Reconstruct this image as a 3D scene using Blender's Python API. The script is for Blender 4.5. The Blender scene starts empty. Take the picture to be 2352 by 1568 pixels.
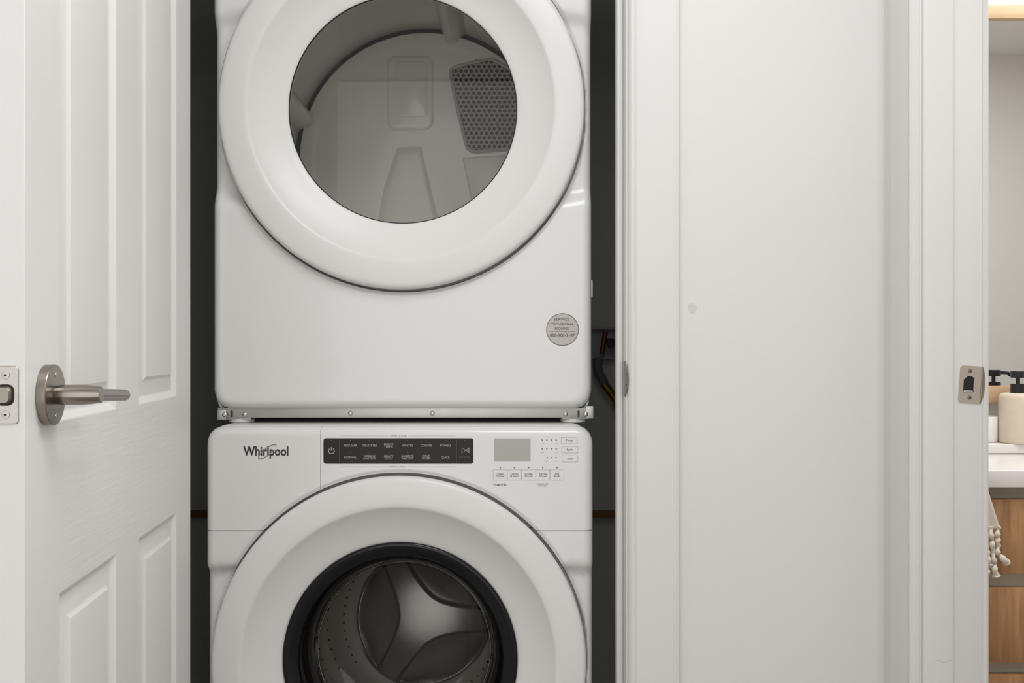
import bpy, bmesh, math, random
from mathutils import Vector, Matrix
random.seed(7)
SC = bpy.context.scene
COL = SC.collection
PI = math.pi
F = 2460.0; PX0 = 1176.0; PY0 = 790.0; H = 1.13
# ------------------------------------------------------------------ camera
cd = bpy.data.cameras.new('camera'); cam = bpy.data.objects.new('camera', cd); COL.objects.link(cam)
cam.location = (0, 0, H); cam.rotation_euler = (PI/2, 0, 0)
cd.sensor_width = 36; cd.lens = 36*F/2352; cd.shift_y = 6/2352; cd.clip_start = .05
SC.camera = cam
# ------------------------------------------------------------------ light and exposure
w = bpy.data.worlds.new('world'); SC.world = w; w.use_nodes = True
w.node_tree.nodes['Background'].inputs[0].default_value = (1, .98, .95, 1)
w.node_tree.nodes['Background'].inputs[1].default_value = .3
def area(name, loc, rot, sx, sy, power, col=(.91, .945, .985), spread=PI):
    l = bpy.data.lights.new(name, 'AREA'); l.shape = 'RECTANGLE'; l.size = sx; l.size_y = sy
    l.energy = power; l.color = col; l.spread = spread
    o = bpy.data.objects.new(name, l); o.location = loc; o.rotation_euler = rot; COL.objects.link(o); return o
area('hall_ceiling_light', (.22, .75, 2.41), (0, 0, 0), .7, .9, 14.5)
area('hall_fill_light', (-.33, -1.27, 1.22), (PI/2, 0, 0), 1.9, 2.4, 19.5)  # added frontal fill covering the near wall, no window there
area('vanity_light_glow', (1.5, 2.70, 2.22), (math.radians(-25), 0, 0), .7, .10, 3, (.97, .95, .96))
area('bathroom_ceiling_light', (1.45, 1.80, 2.41), (0, 0, 0), .6, .6, 17, (.95, .95, .97))
SC.view_settings.view_transform = 'Standard'; SC.view_settings.look = 'None'
SC.view_settings.gamma = 1; SC.view_settings.use_curve_mapping = False
SC.view_settings.exposure = 0.0

# ------------------------------------------------------------------ helpers
def srgb(r, g, b):
    f = lambda c: (c/255/12.92) if c/255 <= .04045 else ((c/255+.055)/1.055)**2.4
    return (f(r), f(g), f(b), 1)
def P(px, py, d): return ((px-PX0)/F*d, d, H+(PY0-py)/F*d)
def X(px, d): return (px-PX0)/F*d
def Z(py, d): return H+(PY0-py)/F*d
def nodes(m): return m.node_tree.nodes, m.node_tree.links
def mat(name, col, rough=.5, metal=0, spec=.5, coat=0, coat_rough=.05, noise=None, bump=None, aniso=0):
    """noise=(scale xyz, amount); bump=(scale xyz, strength, distance)"""
    m = bpy.data.materials.new(name); m.use_nodes = True
    N, L = nodes(m); b = N['Principled BSDF']
    if len(col) == 3: col = (*col, 1)
    b.inputs['Base Color'].default_value = col
    b.inputs['Roughness'].default_value = rough; b.inputs['Metallic'].default_value = metal
    b.inputs['Specular IOR Level'].default_value = spec
    b.inputs['Coat Weight'].default_value = coat; b.inputs['Coat Roughness'].default_value = coat_rough
    def coords(sc):
        tc = N.new('ShaderNodeTexCoord'); mp = N.new('ShaderNodeMapping'); mp.inputs['Scale'].default_value = sc
        L.new(tc.outputs['Object'], mp.inputs[0]); n = N.new('ShaderNodeTexNoise'); n.inputs['Scale'].default_value = 1
        n.inputs['Detail'].default_value = 4; L.new(mp.outputs[0], n.inputs['Vector']); return n
    if noise:
        n = coords(noise[0]); mx = N.new('ShaderNodeMix'); mx.data_type = 'RGBA'
        k = noise[1]
        mx.inputs[6].default_value = (*[c*(1-k) for c in col[:3]], 1); mx.inputs[7].default_value = (*[min(1, c*(1+k)) for c in col[:3]], 1)
        L.new(n.outputs[0], mx.inputs[0]); L.new(mx.outputs[2], b.inputs['Base Color'])
    if bump:
        n = coords(bump[0]); bp = N.new('ShaderNodeBump'); bp.inputs['Strength'].default_value = bump[1]; bp.inputs['Distance'].default_value = bump[2]
        L.new(n.outputs[0], bp.inputs['Height']); L.new(bp.outputs[0], b.inputs['Normal'])
    return m
def glass(name, tint, reflect=1.0, rough=.0, ior=1.5):
    m = bpy.data.materials.new(name); m.use_nodes = True; N, L = nodes(m)
    N.remove(N['Principled BSDF']); out = N['Material Output']
    t = N.new('ShaderNodeBsdfTransparent'); t.inputs[0].default_value = (*tint, 1)
    g = N.new('ShaderNodeBsdfGlossy'); g.inputs['Roughness'].default_value = rough; g.inputs[0].default_value = (reflect,)*3+(1,)
    fr = N.new('ShaderNodeFresnel'); fr.inputs[0].default_value = ior
    mx = N.new('ShaderNodeMixShader'); L.new(fr.outputs[0], mx.inputs[0]); L.new(t.outputs[0], mx.inputs[1]); L.new(g.outputs[0], mx.inputs[2])
    L.new(mx.outputs[0], out.inputs[0]); return m
def wood(name, c1, c2, grain=(14, 14, 1.2), rough=.5):
    m = bpy.data.materials.new(name); m.use_nodes = True; N, L = nodes(m); b = N['Principled BSDF']
    tc = N.new('ShaderNodeTexCoord'); mp = N.new('ShaderNodeMapping'); mp.inputs['Scale'].default_value = grain
    n = N.new('ShaderNodeTexNoise'); n.inputs['Scale'].default_value = 3; n.inputs['Detail'].default_value = 8; n.inputs['Distortion'].default_value = 1.2
    n2 = N.new('ShaderNodeTexNoise'); n2.inputs['Scale'].default_value = 12; n2.inputs['Detail'].default_value = 6
    ad = N.new('ShaderNodeMath'); ad.operation = 'MULTIPLY_ADD'; ad.inputs[1].default_value = .45
    cr = N.new('ShaderNodeValToRGB'); cr.color_ramp.elements[0].position = .40; cr.color_ramp.elements[1].position = .95
    cr.color_ramp.elements[0].color = c2; cr.color_ramp.elements[1].color = c1
    L.new(tc.outputs['Object'], mp.inputs[0]); L.new(mp.outputs[0], n.inputs[0]); L.new(mp.outputs[0], n2.inputs[0])
    L.new(n2.outputs[0], ad.inputs[0]); L.new(n.outputs[0], ad.inputs[2]); L.new(ad.outputs[0], cr.inputs[0]); L.new(cr.outputs[0], b.inputs['Base Color'])
    b.inputs['Roughness'].default_value = rough; return m

def link(name, me, m=None, parent=None, smooth=True, ang=35, loc=None):
    o = bpy.data.objects.new(name, me); COL.objects.link(o)
    if m:
        for x in (m if isinstance(m, (list, tuple)) else [m]): me.materials.append(x)
    if smooth and len(me.polygons):
        me.polygons.foreach_set('use_smooth', [True]*len(me.polygons)); me.set_sharp_from_angle(angle=math.radians(ang))
    if parent: o.parent = parent
    if loc: o.location = loc
    return o
def obj(name, bm, m=None, parent=None, smooth=True, ang=35):
    bmesh.ops.recalc_face_normals(bm, faces=bm.faces) if getattr(bm, 'do_recalc', False) else None
    me = bpy.data.meshes.new(name); bm.to_mesh(me); bm.free(); return link(name, me, m, parent, smooth, ang)
def tag(o, label=None, cat=None, group=None, kind=None):
    if label: o['label'] = label
    if cat: o['category'] = cat
    if group: o['group'] = group
    if kind: o['kind'] = kind
    return o
def empty(name, loc=(0, 0, 0), rz=0, **k):
    o = bpy.data.objects.new(name, None); o.location = loc; o.rotation_euler = (0, 0, rz); o.empty_display_size = .05
    COL.objects.link(o); tag(o, **k); return o
def keep(o, parent):      # parent an object given in world coordinates under an empty that only has a location
    o.parent = parent; o.location = Vector(o.location) - Vector(parent.location); return o
def box(bm, x0, x1, y0, y1, z0, z1, bev=0, seg=2):
    r = bmesh.ops.create_cube(bm, size=1); vs = r['verts']
    for v in vs:
        v.co = Vector((x0 if v.co.x < 0 else x1, y0 if v.co.y < 0 else y1, z0 if v.co.z < 0 else z1))
    if bev:
        es = list({e for v in vs for e in v.link_edges})
        bmesh.ops.bevel(bm, geom=es, offset=bev, segments=seg, affect='EDGES', profile=.5)
    return vs
def bx(name, m, parent, x0, x1, y0, y1, z0, z1, bev=0, seg=2):
    bm = bmesh.new(); box(bm, x0, x1, y0, y1, z0, z1, bev, seg); return obj(name, bm, m, parent)
def ring_mesh(bm, rings, closed=True, cap0=False, cap1=False, flip=False):
    vs = [[bm.verts.new(p) for p in r] for r in rings]; n = len(rings[0])
    for a, b in zip(vs[:-1], vs[1:]):
        for i in range(n if closed else n-1):
            j = (i+1) % n; f = (a[i], a[j], b[j], b[i])
            bm.faces.new(f[::-1] if flip else f)
    if cap0: bm.faces.new(vs[0][::-1] if not flip else vs[0])
    if cap1: bm.faces.new(vs[-1] if not flip else vs[-1][::-1])
    return vs
def lathe(bm, prof, c=(0, 0, 0), axis='Y', seg=128, cap0=False, cap1=False, M=None):
    """prof = [(radius, position along axis)]"""
    rings = []
    for r, t in prof:
        ring = []
        for i in range(seg):
            a = 2*PI*i/seg; u, v = r*math.cos(a), r*math.sin(a)
            p = {'Y': (u, t, v), 'Z': (u, v, t), 'X': (t, u, v)}[axis]
            p = Vector(p)
            if M: p = M @ p
            ring.append(p+Vector(c))
        rings.append(ring)
    return ring_mesh(bm, rings, True, cap0, cap1)
def tube(bm, pts, r, seg=10, cap=True, closed=False):
    pts = [Vector(p) for p in pts]; rings = []; n = len(pts)
    up = None
    for i, p in enumerate(pts):
        if closed: t = (pts[(i+1) % n]-pts[i-1]).normalized()
        else: t = (pts[min(i+1, n-1)]-pts[max(i-1, 0)]).normalized()
        if up is None:
            up = Vector((0, 0, 1)) if abs(t.z) < .9 else Vector((1, 0, 0))
        a = t.cross(up).normalized(); b = a.cross(t).normalized(); up = b
        rr = r[i] if isinstance(r, (list, tuple)) else r
        rings.append([p+a*rr*math.cos(2*PI*k/seg)+b*rr*math.sin(2*PI*k/seg) for k in range(seg)])
    if closed: rings.append(rings[0])
    if closed:
        vs = [[bm.verts.new(q) for q in rg] for rg in rings[:-1]]; m = len(vs)
        for i in range(m):
            A, B = vs[i], vs[(i+1) % m]
            for k in range(seg):
                j = (k+1) % seg; bm.faces.new((A[k], A[j], B[j], B[k]))
    else: ring_mesh(bm, rings, True, cap, cap)
def rrect(x0, x1, z0, z1, r, n=6):
    pts = []
    for cx, cz, a0 in ((x1-r, z1-r, 0), (x0+r, z1-r, PI/2), (x0+r, z0+r, PI), (x1-r, z0+r, 1.5*PI)):
        for k in range(n+1):
            a = a0+PI/2*k/n; pts.append((cx+r*math.cos(a), cz+r*math.sin(a)))
    return pts
def plate(bm, pts, y0, y1, bev=0):
    """extrude a closed xz outline from y1 (back) to y0 (front); bev = small front chamfer"""
    cx = sum(p[0] for p in pts)/len(pts); cz = sum(p[1] for p in pts)/len(pts)
    rings = [[(x, y1, z) for x, z in pts], [(x, y0+bev, z) for x, z in pts]]
    if bev:
        w_ = max(abs(x-cx) for x, z in pts); h_ = max(abs(z-cz) for x, z in pts)
        rings.append([(cx+(x-cx)*(1-bev/w_), y0, cz+(z-cz)*(1-bev/h_)) for x, z in pts])
    ring_mesh(bm, rings, True, True, True)
FONTS = {}
def text(s, px, py, hpx, d, y, m, parent, align='CENTER', bold=0, wpx=None, name='lettering', sx=1.0):
    """flat lettering: cap height hpx (pixels of the photograph) on the plane at depth y"""
    c = bpy.data.curves.new(name, 'FONT'); c.body = s; c.size = hpx/F*d/.72; c.align_x = align; c.align_y = 'CENTER'
    c.offset = bold*c.size; c.resolution_u = 3; c.space_line = .8
    o = bpy.data.objects.new('tmp', c); COL.objects.link(o)
    bpy.context.view_layer.update()
    me = bpy.data.meshes.new_from_object(o.evaluated_get(bpy.context.evaluated_depsgraph_get()))
    bpy.data.objects.remove(o); bpy.data.curves.remove(c)
    me.name = name
    if wpx and len(me.vertices):
        xs = [v.co.x for v in me.vertices]; sx = (wpx/F*d)/(max(xs)-min(xs))
    me.transform(Matrix(((sx, 0, 0, X(px, d)), (0, 0, -1, y), (0, 1, 0, Z(py, d)), (0, 0, 0, 1))))
    me.materials.clear()
    o = link(name, me, m, None, False); o.parent = parent
    if parent: o.location = -Vector(parent.location)
    return o
def sm(a, b, x):
    t = max(0, min(1, (x-a)/(b-a))); return t*t*(3-2*t)

# ------------------------------------------------------------------ materials
WALLC = srgb(230, 227, 223)
M_wall = mat('painted_wall', WALLC, .6, noise=((3, 3, 3), .012), bump=((140, 140, 140), .05, .001))
M_trim = mat('trim_paint', srgb(227, 224, 220), .38, noise=((5, 5, 3), .012), bump=((60, 60, 12), .06, .001))
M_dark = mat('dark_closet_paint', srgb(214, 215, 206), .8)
M_ceil = mat('ceiling_paint', srgb(238, 236, 232), .8)
M_floor = wood('floor_planks', srgb(150, 144, 136), srgb(122, 116, 108), (1.5, 12, 12))
M_door = mat('door_paint', srgb(236, 233, 229), .40)
M_doorv = mat('door_paint_upright_grain', srgb(236, 233, 229), .42, bump=((60, 60, 3), .22, .0015))
M_doorh = mat('door_paint_cross_grain', srgb(236, 233, 229), .42, bump=((9, 9, 190), .36, .0012))
M_nickel = mat('brushed_nickel', srgb(152, 145, 136), .26, 1.0, bump=((30, 30, 900), .06, .0005))
M_nickel_dark = mat('rough_nickel', srgb(150, 142, 132), .34, 1.0)  # slightly rougher nickel than the handle
M_plate = mat('latch_steel', srgb(196, 190, 184), .42, 1.0, noise=((300, 300, 300), .12))
M_black = mat('black_gap', srgb(18, 16, 15), .6)
M_app = mat('appliance_enamel', srgb(226, 224, 220), .28, coat=.35, coat_rough=.06)
M_ringm = mat('appliance_door_plastic', srgb(228, 225, 221), .34, spec=.4, coat=.08, coat_rough=.12)
M_body = mat('appliance_cabinet', srgb(222, 220, 216), .4)
M_galv = mat('galvanised_strip', srgb(190, 189, 183), .42, .85, noise=((25, 25, 25), .06))
M_foot = mat('white_plastic', srgb(222, 219, 213), .4)
M_screw = mat('screw_steel', srgb(200, 198, 194), .3, 1)
M_panel = mat('black_panel_film', srgb(36, 31, 28), .4, spec=.3)
M_lcd = mat('grey_display', srgb(176, 173, 166), .4)
M_ink = mat('dark_ink', srgb(66, 62, 58), .6)
M_ink2 = mat('grey_ink', srgb(140, 136, 131), .6)
M_ink3 = mat('pale_ink', srgb(192, 188, 184), .6)
M_white_ink = mat('light_ink', srgb(178, 174, 170), .6)
M_logo = mat('logo_black', srgb(52, 47, 44), .4)
M_swirl = mat('logo_bronze', srgb(140, 128, 116), .3, .6)
M_enam = mat('drum_enamel', srgb(228, 224, 216), .35, coat=.3)
M_rubber = mat('dark_rubber', srgb(34, 31, 28), .5)
M_grille = mat('grille_plastic', srgb(176, 170, 162), .32)
M_glassd = glass('dryer_tinted_glass', (.98, .97, .95), .9, .01, 1.38)
M_blackring = mat('black_gloss_ring', srgb(14, 14, 18), .16, spec=.35)
M_bowl = glass('washer_bowl_glass', (.80, .80, .80), 1, .015, 1.45)
M_steel = mat('drum_steel', srgb(206, 196, 184), .32, .4, bump=((18, 18, 18), .15, .004))
M_steel2 = mat('drum_back_steel', srgb(150, 146, 140), .30, 1, bump=((9, 9, 9), .10, .006), noise=((60, 60, 60), .06))
M_gasket = mat('grey_gasket', srgb(50, 48, 50), .22)
M_woodd = wood('vanity_oak', srgb(196, 150, 104), srgb(140, 96, 60), (9, 9, 1.0))
M_woodf = wood('mirror_frame_oak', srgb(216, 186, 150), srgb(194, 160, 122), (1.2, 14, 14))
M_counter = mat('white_quartz', srgb(236, 233, 228), .25)
M_channel = mat('grey_channel', srgb(186, 180, 168), .45)
M_strike = mat('strike_nickel', srgb(190, 180, 167), .42, .6)
M_beige = mat('beige_stoneware', srgb(222, 208, 188), .45, noise=((40, 40, 40), .05))
M_blackp = mat('black_pump', srgb(26, 25, 28), .35)
M_porc = mat('white_porcelain', srgb(240, 238, 234), .12, coat=.5)
M_towel = mat('cream_cotton', srgb(232, 224, 208), .95, bump=((260, 260, 260), .5, .002))
M_mirror = mat('mirror_silver', (.86, .87, .85), .0, 1)
M_pvc = mat('grey_outlet_plastic', srgb(170, 170, 176), .5)
M_brass = mat('tarnished_brass', srgb(150, 120, 50), .4, .8)
M_copper = mat('copper_pipe', srgb(150, 84, 50), .4, .7)
M_hose = mat('grey_hose', srgb(110, 114, 108), .5)
M_ledge = wood('closet_ledge_wood', srgb(150, 100, 52), srgb(110, 66, 30), (1.5, 14, 14))
M_scuff = mat('scuff_grey', srgb(215, 212, 208), .7)

# ------------------------------------------------------------------ setting
YW = 1.82; YB = 1.935; XJR = .193; XJL = -.584; XR = .632; XB = .729; YJ = 1.66; YN = .86; CE = 2.44
st = lambda o: tag(o, kind='structure')
st(bx('floor', M_floor, None, -1.3, 2.6, -1.3, 3.0, -.06, 0))
st(bx('ceiling', M_ceil, None, -1.3, 2.6, -1.3, 3.0, CE, CE+.06))
bm = bmesh.new()
box(bm, -1.3, XJL-.02, YW, YB, 0, CE); box(bm, XJR+.02, XR, YW, YB, 0, CE); box(bm, XJL-.02, XJR+.02, YW, YB, 2.07, CE)
wf = st(obj('wall_front', bm, M_wall))
bm = bmesh.new()
box(bm, XR, XB, -1.3, YN-.02, 0, CE); box(bm, XR, XB, YJ+.02, 2.95, 0, CE); box(bm, XR, XB, YN-.02, YJ+.02, 2.07, CE)
wr = st(obj('wall_right', bm, M_wall))
st(bx('wall_left', M_wall, None, -1.36, -1.30, -1.3, YW, 0, CE))
st(bx('wall_near', M_wall, None, -1.3, XR, -1.36, -1.30, 0, CE))
bm = bmesh.new()
box(bm, -.98, .50, 2.74, 2.80, 0, CE)
st(obj('wall_closet_back', bm, M_dark))
st(bx('wall_closet_left', M_dark, None, -.98, -.92, YB, 2.74, 0, CE))
st(bx('wall_closet_right', M_dark, None, .44, .50, YB, 2.74, 0, CE))
st(bx('wall_closet_front', M_dark, None, XJL-.4, XJL-.025, YB, YB+.006, 0, CE))
st(bx('wall_bathroom_back', M_wall, None, XB, 2.6, 2.87, 2.95, 0, CE))
st(bx('wall_bathroom_right', M_wall, None, 2.54, 2.6, .80, 2.87, 0, CE))
st(bx('wall_bathroom_front', M_wall, None, XB, 2.54, .74, .80, 0, CE))
# scuff mark on wall
bm = bmesh.new(); cx, cz = X(1590, YW), Z(708, YW)
pts = [(cx+.0065*math.cos(a)*(1+.25*math.sin(3*a))+.002*math.sin(a), cz+.0095*math.sin(a)*(1+.2*math.cos(2*a))-.4*.0065*math.cos(a)) for a in [2*PI*i/24 for i in range(24)]]
plate(bm, pts, YW-.0004, YW+.0005); tag(obj('scuff_mark', bm, M_scuff, wf), label='small grey scuff mark')
# jambs, stops, casings
CAS = [(0, 0), (0, .008), (.002, .0115), (.005, .0135), (.009, .0135), (.012, .012), (.0145, .0105), (.018, .0115), (.030, .0135), (.055, .0155), (.072, .016), (.080, .0165), (.0845, .0155), (.087, .012), (.087, 0)]
def casing(name, parent, kind, origin, sgn, z0=0.0, z1=2.12):
    """vertical casing. kind 'front': lies on plane y=origin[1], runs from x=origin[0] in direction sgn; kind 'side': lies on plane x, runs along y"""
    bm = bmesh.new(); rings = []
    for z in (z0, z1):
        if kind == 'front': rings.append([(origin[0]+sgn*u, origin[1]-t, z) for u, t in CAS])
        elif kind == 'side': rings.append([(origin[0]-t, origin[1]+sgn*u, z) for u, t in CAS])
        else: rings.append([(origin[0]+t, origin[1]+sgn*u, z) for u, t in CAS])
    ring_mesh(bm, rings, True, True, True); bmesh.ops.recalc_face_normals(bm, faces=bm.faces)
    return obj(name, bm, M_trim, parent, ang=28)
t1 = empty('trim_1', (0, 0, 0), kind='structure')
bx('jamb', M_trim, t1, XJR, XJR+.02, YW, YB, 0, 2.05, .001); bx('jamb', M_trim, t1, XJL-.02, XJL, YW, YB, 0, 2.05, .001)
bx('jamb', M_trim, t1, XJL-.02, XJR+.02, YW, YB, 2.05, 2.07, .001)
bx('door_stop', M_trim, t1, XJR-.011, XJR, YW+.037, YW+.077, 0, 2.05, .003, 3); bx('door_stop', M_trim, t1, XJL, XJL+.011, YW+.037, YW+.077, 0, 2.05, .003, 3)
casing('casing', t1, 'front', (XJR+.0035, YW), 1); casing('casing', t1, 'front', (XJL-.005, YW), -1)
bx('head_casing', M_trim, t1, XJL-.09, XJR+.09, YW-.015, YW, 2.12, 2.205, .003)
t2 = empty('trim_2', (0, 0, 0), kind='structure')
bx('jamb', M_trim, t2, XR, XB, YJ, YJ+.02, 0, 2.05, .001); bx('jamb', M_trim, t2, XR, XB, YN-.02, YN, 0, 2.05, .001)
bx('jamb', M_trim, t2, XR, XB, YN-.02, YJ+.02, 2.05, 2.07, .001)
bx('door_stop', M_trim, t2, XR+.002, .6797, YJ-.011, YJ, 0, 2.05, .002, 3); bx('door_stop', M_trim, t2, XR+.002, .6797, YN, YN+.011, 0, 2.05, .002, 3)
casing('casing', t2, 'side', (XR, YJ+.003), 1); casing('casing', t2, 'side', (XR, YN-.003), -1)
casing('casing', t2, 'bath', (XB, YJ+.004), 1); casing('casing', t2, 'bath', (XB, YN-.004), -1)
bm = bmesh.new(); tube(bm, [P(2148+4*i, 1518-2.5*math.sin(i*.9), YJ-.0112) for i in range(11)], .00035, 5); tag(obj('paint_crack', bm, M_ink3, t2), label='hairline crack in the paint')

# ------------------------------------------------------------------ the open closet door
phi = math.atan2(.0857, .9963)
door = empty('door_1', (-.4795, 1.054, 0), phi, kind='structure', label='white panelled closet door standing open')
SX = [0, .102, .320, .430, .660, .762]; ZX = [.01, .22, H-.268, H-.084, 1.70, 1.80, 1.94, 2.04]
TH = .035
bm = bmesh.new(); mi = {}
grid = {}
for i, s in enumerate(SX):
    for j, z in enumerate(ZX):
        grid[i, j] = bm.verts.new((0, s, z))
holes = {(i, j) for i in (1, 3) for j in (1, 3, 5)}
for i in range(5):
    for j in range(7):
        if (i, j) in holes: continue
        f = bm.faces.new((grid[i, j], grid[i+1, j], grid[i+1, j+1], grid[i, j+1]))
        f.material_index = 1 if (j in (0, 2, 4, 6) and 0 < i < 4) else 0
bd = [e for e in bm.edges if e.is_boundary and all(v.co.y in (0, SX[-1]) or v.co.z in (ZX[0], ZX[-1]) for v in e.verts)]
# outer edge: rounded arris then down to the back
def off(bm, es, dy, dz, dx):
    r = bmesh.ops.extrude_edge_only(bm, edges=es); vs = [g for g in r['geom'] if isinstance(g, bmesh.types.BMVert)]
    for v in vs:
        v.co.x += dx
        v.co.y += dy*(1 if v.co.y > .38 else -1) if (abs(v.co.y) < .004 or abs(v.co.y-SX[-1]) < .004) else 0
    return [g for g in r['geom'] if isinstance(g, bmesh.types.BMEdge)]
e1 = off(bm, bd, .001, 0, -.0008)
e2 = off(bm, e1, .0, 0, -.0342)
vs = list({v for e in e2 for v in e.verts})
bmesh.ops.contextual_create(bm, geom=e2)
leaf = obj('door_leaf', bm, [M_doorv, M_doorh], door, ang=20)
PR = [(0, 0), (.0015, -.0004), (.009, -.0065), (.011, -.007), (.031, -.0040), (.0335, -.0030), (.0375, -.0004), (.040, 0)]
for (i, j) in sorted(holes):
    s0, s1, z0, z1 = SX[i], SX[i+1], ZX[j], ZX[j+1]
    bm = bmesh.new(); rings = []
    for ins, n in PR:
        rings.append([(n, s0+ins, z0+ins), (n, s1-ins, z0+ins), (n, s1-ins, z1-ins), (n, s0+ins, z1-ins)])
    ring_mesh(bm, rings, True, False, True)
    p = obj('door_panel', bm, M_doorv, door, ang=14)
# latch face on the edge of the door
def local(o, parent): o.parent = parent; return o
zc = Z(906.5, 1.054)
bm = bmesh.new()
pts = rrect(-TH/2-.0125, -TH/2+.0125, zc-.0285, zc+.0285, .0035)
plate(bm, [(x, z) for x, z in pts], -.0025, .001, .0006)
lp = obj('latch_plate', bm, M_plate, door); tag(lp, label='steel latch face plate')
bm = bmesh.new()
pts = rrect(-TH/2-.0095, -TH/2+.0085, zc-.0105, zc+.0105, .0065); plate(bm, pts, -.0029, 0)
obj('latch_recess', bm, M_black, lp)
bm = bmesh.new(); pts = rrect(-TH/2-.0095, -TH/2+.0070, zc-.0092, zc+.0092, .0058)
rings = [[(x, y, z) for x, z in pts] for y in (0, -.0032)] + [[(x*.0+(x+TH/2)*.80-TH/2-.001, -.0075, (z-zc)*.8+zc) for x, z in pts]]
ring_mesh(bm, rings, True, True, True); obj('latch_bolt', bm, M_nickel_dark, lp)
for dz in (-.0195, .0195):
    bm = bmesh.new(); lathe(bm, [(.0042, -.0026), (.0040, -.0032), (.002, -.0034)], (-TH/2, 0, zc+dz), 'Y', 20, False, True)
    sc = obj('screw', bm, M_plate, lp)
    bm = bmesh.new(); lathe(bm, [(.0012, -.0034), (.0012, -.0036)], (-TH/2, 0, zc+dz), 'Y', 8, False, True); o = obj('screw_slot', bm, M_black, lp)
# lever handle
zh = Z(906.5, 1.1146); sh = .060
hb = bmesh.new(); lathe(hb, [(.0310, 0), (.0317, .0006), (.0317, .0090), (.0312, .0098), (.0300, .0100), (.0, .0100)], (0, sh, zh), 'X', 72)
rose = obj('handle_rose', hb, M_nickel, door, ang=25); tag(rose, label='round brushed nickel rose')
hb = bmesh.new(); lathe(hb, [(.0095, .010), (.0098, .011), (.0106, .020), (.0106, .034), (.0098, .046), (.0086, .0555), (.0080, .0562), (.0, .0562)], (0, sh, zh), 'X', 48)
obj('handle_neck', hb, M_nickel, rose, ang=25)
hb = bmesh.new(); npt = 22; pts = []; rr = []
for k in range(npt):
    t = k/(npt-1); s = sh-.002+.122*t; pts.append((.0485+.0005*t, s, zh-.0062*t)); rr.append(.0067 if t < .93 else .0067*math.sqrt(max(.02, 1-((t-.93)/.07)**2)))
tube(hb, pts, rr, 28); lv = obj('lever', hb, M_nickel, rose, ang=50)
for dz, in ((.0215,), (-.0215,)):
    hb = bmesh.new(); lathe(hb, [(.0028, .0098), (.0026, .0106), (.0, .0108)], (0, sh, zh+dz), 'X', 16); obj('set_screw', hb, M_screw, rose)

# closet strike plate: on the jamb, lip curving out past the edge
zc = Z(870, YW); bm = bmesh.new(); rings = []
n = 20
for k in range(9):          # sweep from the plate on the jamb to the curled lip
    t = k/8.0
    ring = []
    for q in range(n+1):
        z = -1+2*q/n
        lipw = .013*math.sqrt(max(0, 1-z*z))
        y = YW+.001-lipw*t; x = XJR-.0008+.0045*(t*math.sqrt(max(0, 1-z*z)))**2
        ring.append((x, y, zc+z*.0300))
    rings.append(ring)
ring_mesh(bm, rings, False)
box(bm, XJR-.0016, XJR-.0002, YW, YW+.036, zc-.030, zc+.030)
r = bmesh.ops.solidify(bm, geom=[f for f in bm.faces if len(f.verts) == 4 and False], thickness=.001) if False else None
sp = obj('closet_strike_plate', bm, M_nickel_dark, t1, ang=40); tag(sp, label='nickel strike plate seen edge-on with curled lip'); sp.name = 'strike_plate'
sp.modifiers.new('thick', 'SOLIDIFY').thickness = .0009
for px_, py_ in ((1444.5, 859), (1443.5, 884)):
    bm = bmesh.new(); bmesh.ops.create_uvsphere(bm, u_segments=10, v_segments=6, radius=.0011, matrix=Matrix.Translation((XJR+.0005, YW-.008, Z(py_, YW)))); obj('screw_hole', bm, M_black, sp)

# bathroom strike plate
sp = empty('strike_plate_mount', P(2228, 882.5, YJ)); sp.rotation_euler = (0, math.radians(4.0), 0); sp.parent = t2; sp.name = 'strike_plate'
tag(sp, label='nickel strike plate with dark bolt hole')
bm = bmesh.new(); sc_ = 1.0/F*YJ
w0, w1, hh = -25*sc_, 24*sc_, 42.5*sc_
outer = [(w0+.004*(1-math.cos(a)), -hh+.004*(1-math.sin(a))) for a in [PI/2*k/5 for k in range(6)]]
o_pts = []
for k in range(6): a = PI+PI/2*k/5; o_pts.append((w0+.005+.005*math.cos(a), -hh+.005+.005*math.sin(a)))
o_pts.append((w1, -hh))
o_pts.append((w1, hh))
for k in range(6): a = PI/2+PI/2*k/5; o_pts.append((w0+.005+.005*math.cos(a), hh-.005+.005*math.sin(a)))
# hole D shape
hx0, hx1, hz0, hz1 = -16*sc_, 9*sc_, -17*sc_, 19*sc_
vo = [bm.verts.new((x, -.0018, z)) for x, z in o_pts]
h_pts = [(hx0, hz0), (hx1, hz0), (hx1-.001, hz0+.004), (hx1-.001, hz1-.005), (hx1, hz1-.003), (hx1-.004, hz1-.0005), (hx0+.006, hz1), (hx0, hz1-.006)]
vh = [bm.verts.new((x, -.0018, z)) for x, z in h_pts]
eo = [bm.edges.new((vo[i], vo[(i+1) % len(vo)])) for i in range(len(vo))]
eh = [bm.edges.new((vh[i], vh[(i+1) % len(vh)])) for i in range(len(vh))]
bmesh.ops.triangle_fill(bm, edges=eo+eh, use_beauty=True)
bmesh.ops.recalc_face_normals(bm, faces=bm.faces)
ex = bmesh.ops.extrude_edge_only(bm, edges=eo+eh)
for g in ex['geom']:
    if isinstance(g, bmesh.types.BMVert): g.co.y = 0
p0 = obj('plate', bm, M_strike, sp, ang=30)
bm = bmesh.new(); rings = []
for k in range(8):
    t = k/7; ring = []
    for q in range(17):
        z = -1+2*q/16; b_ = (1-abs(z)**2.5)
        ring.append((w1+(.002+.0085*b_)*t, -.0018+.0105*t*t*(.3+.7*b_), z*hh*(1-.08*t)))
    rings.append(ring)
ring_mesh(bm, rings, False); o = obj('lip', bm, M_nickel_dark, sp, ang=50); o.modifiers.new('thick', 'SOLIDIFY').thickness = .001
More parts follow.
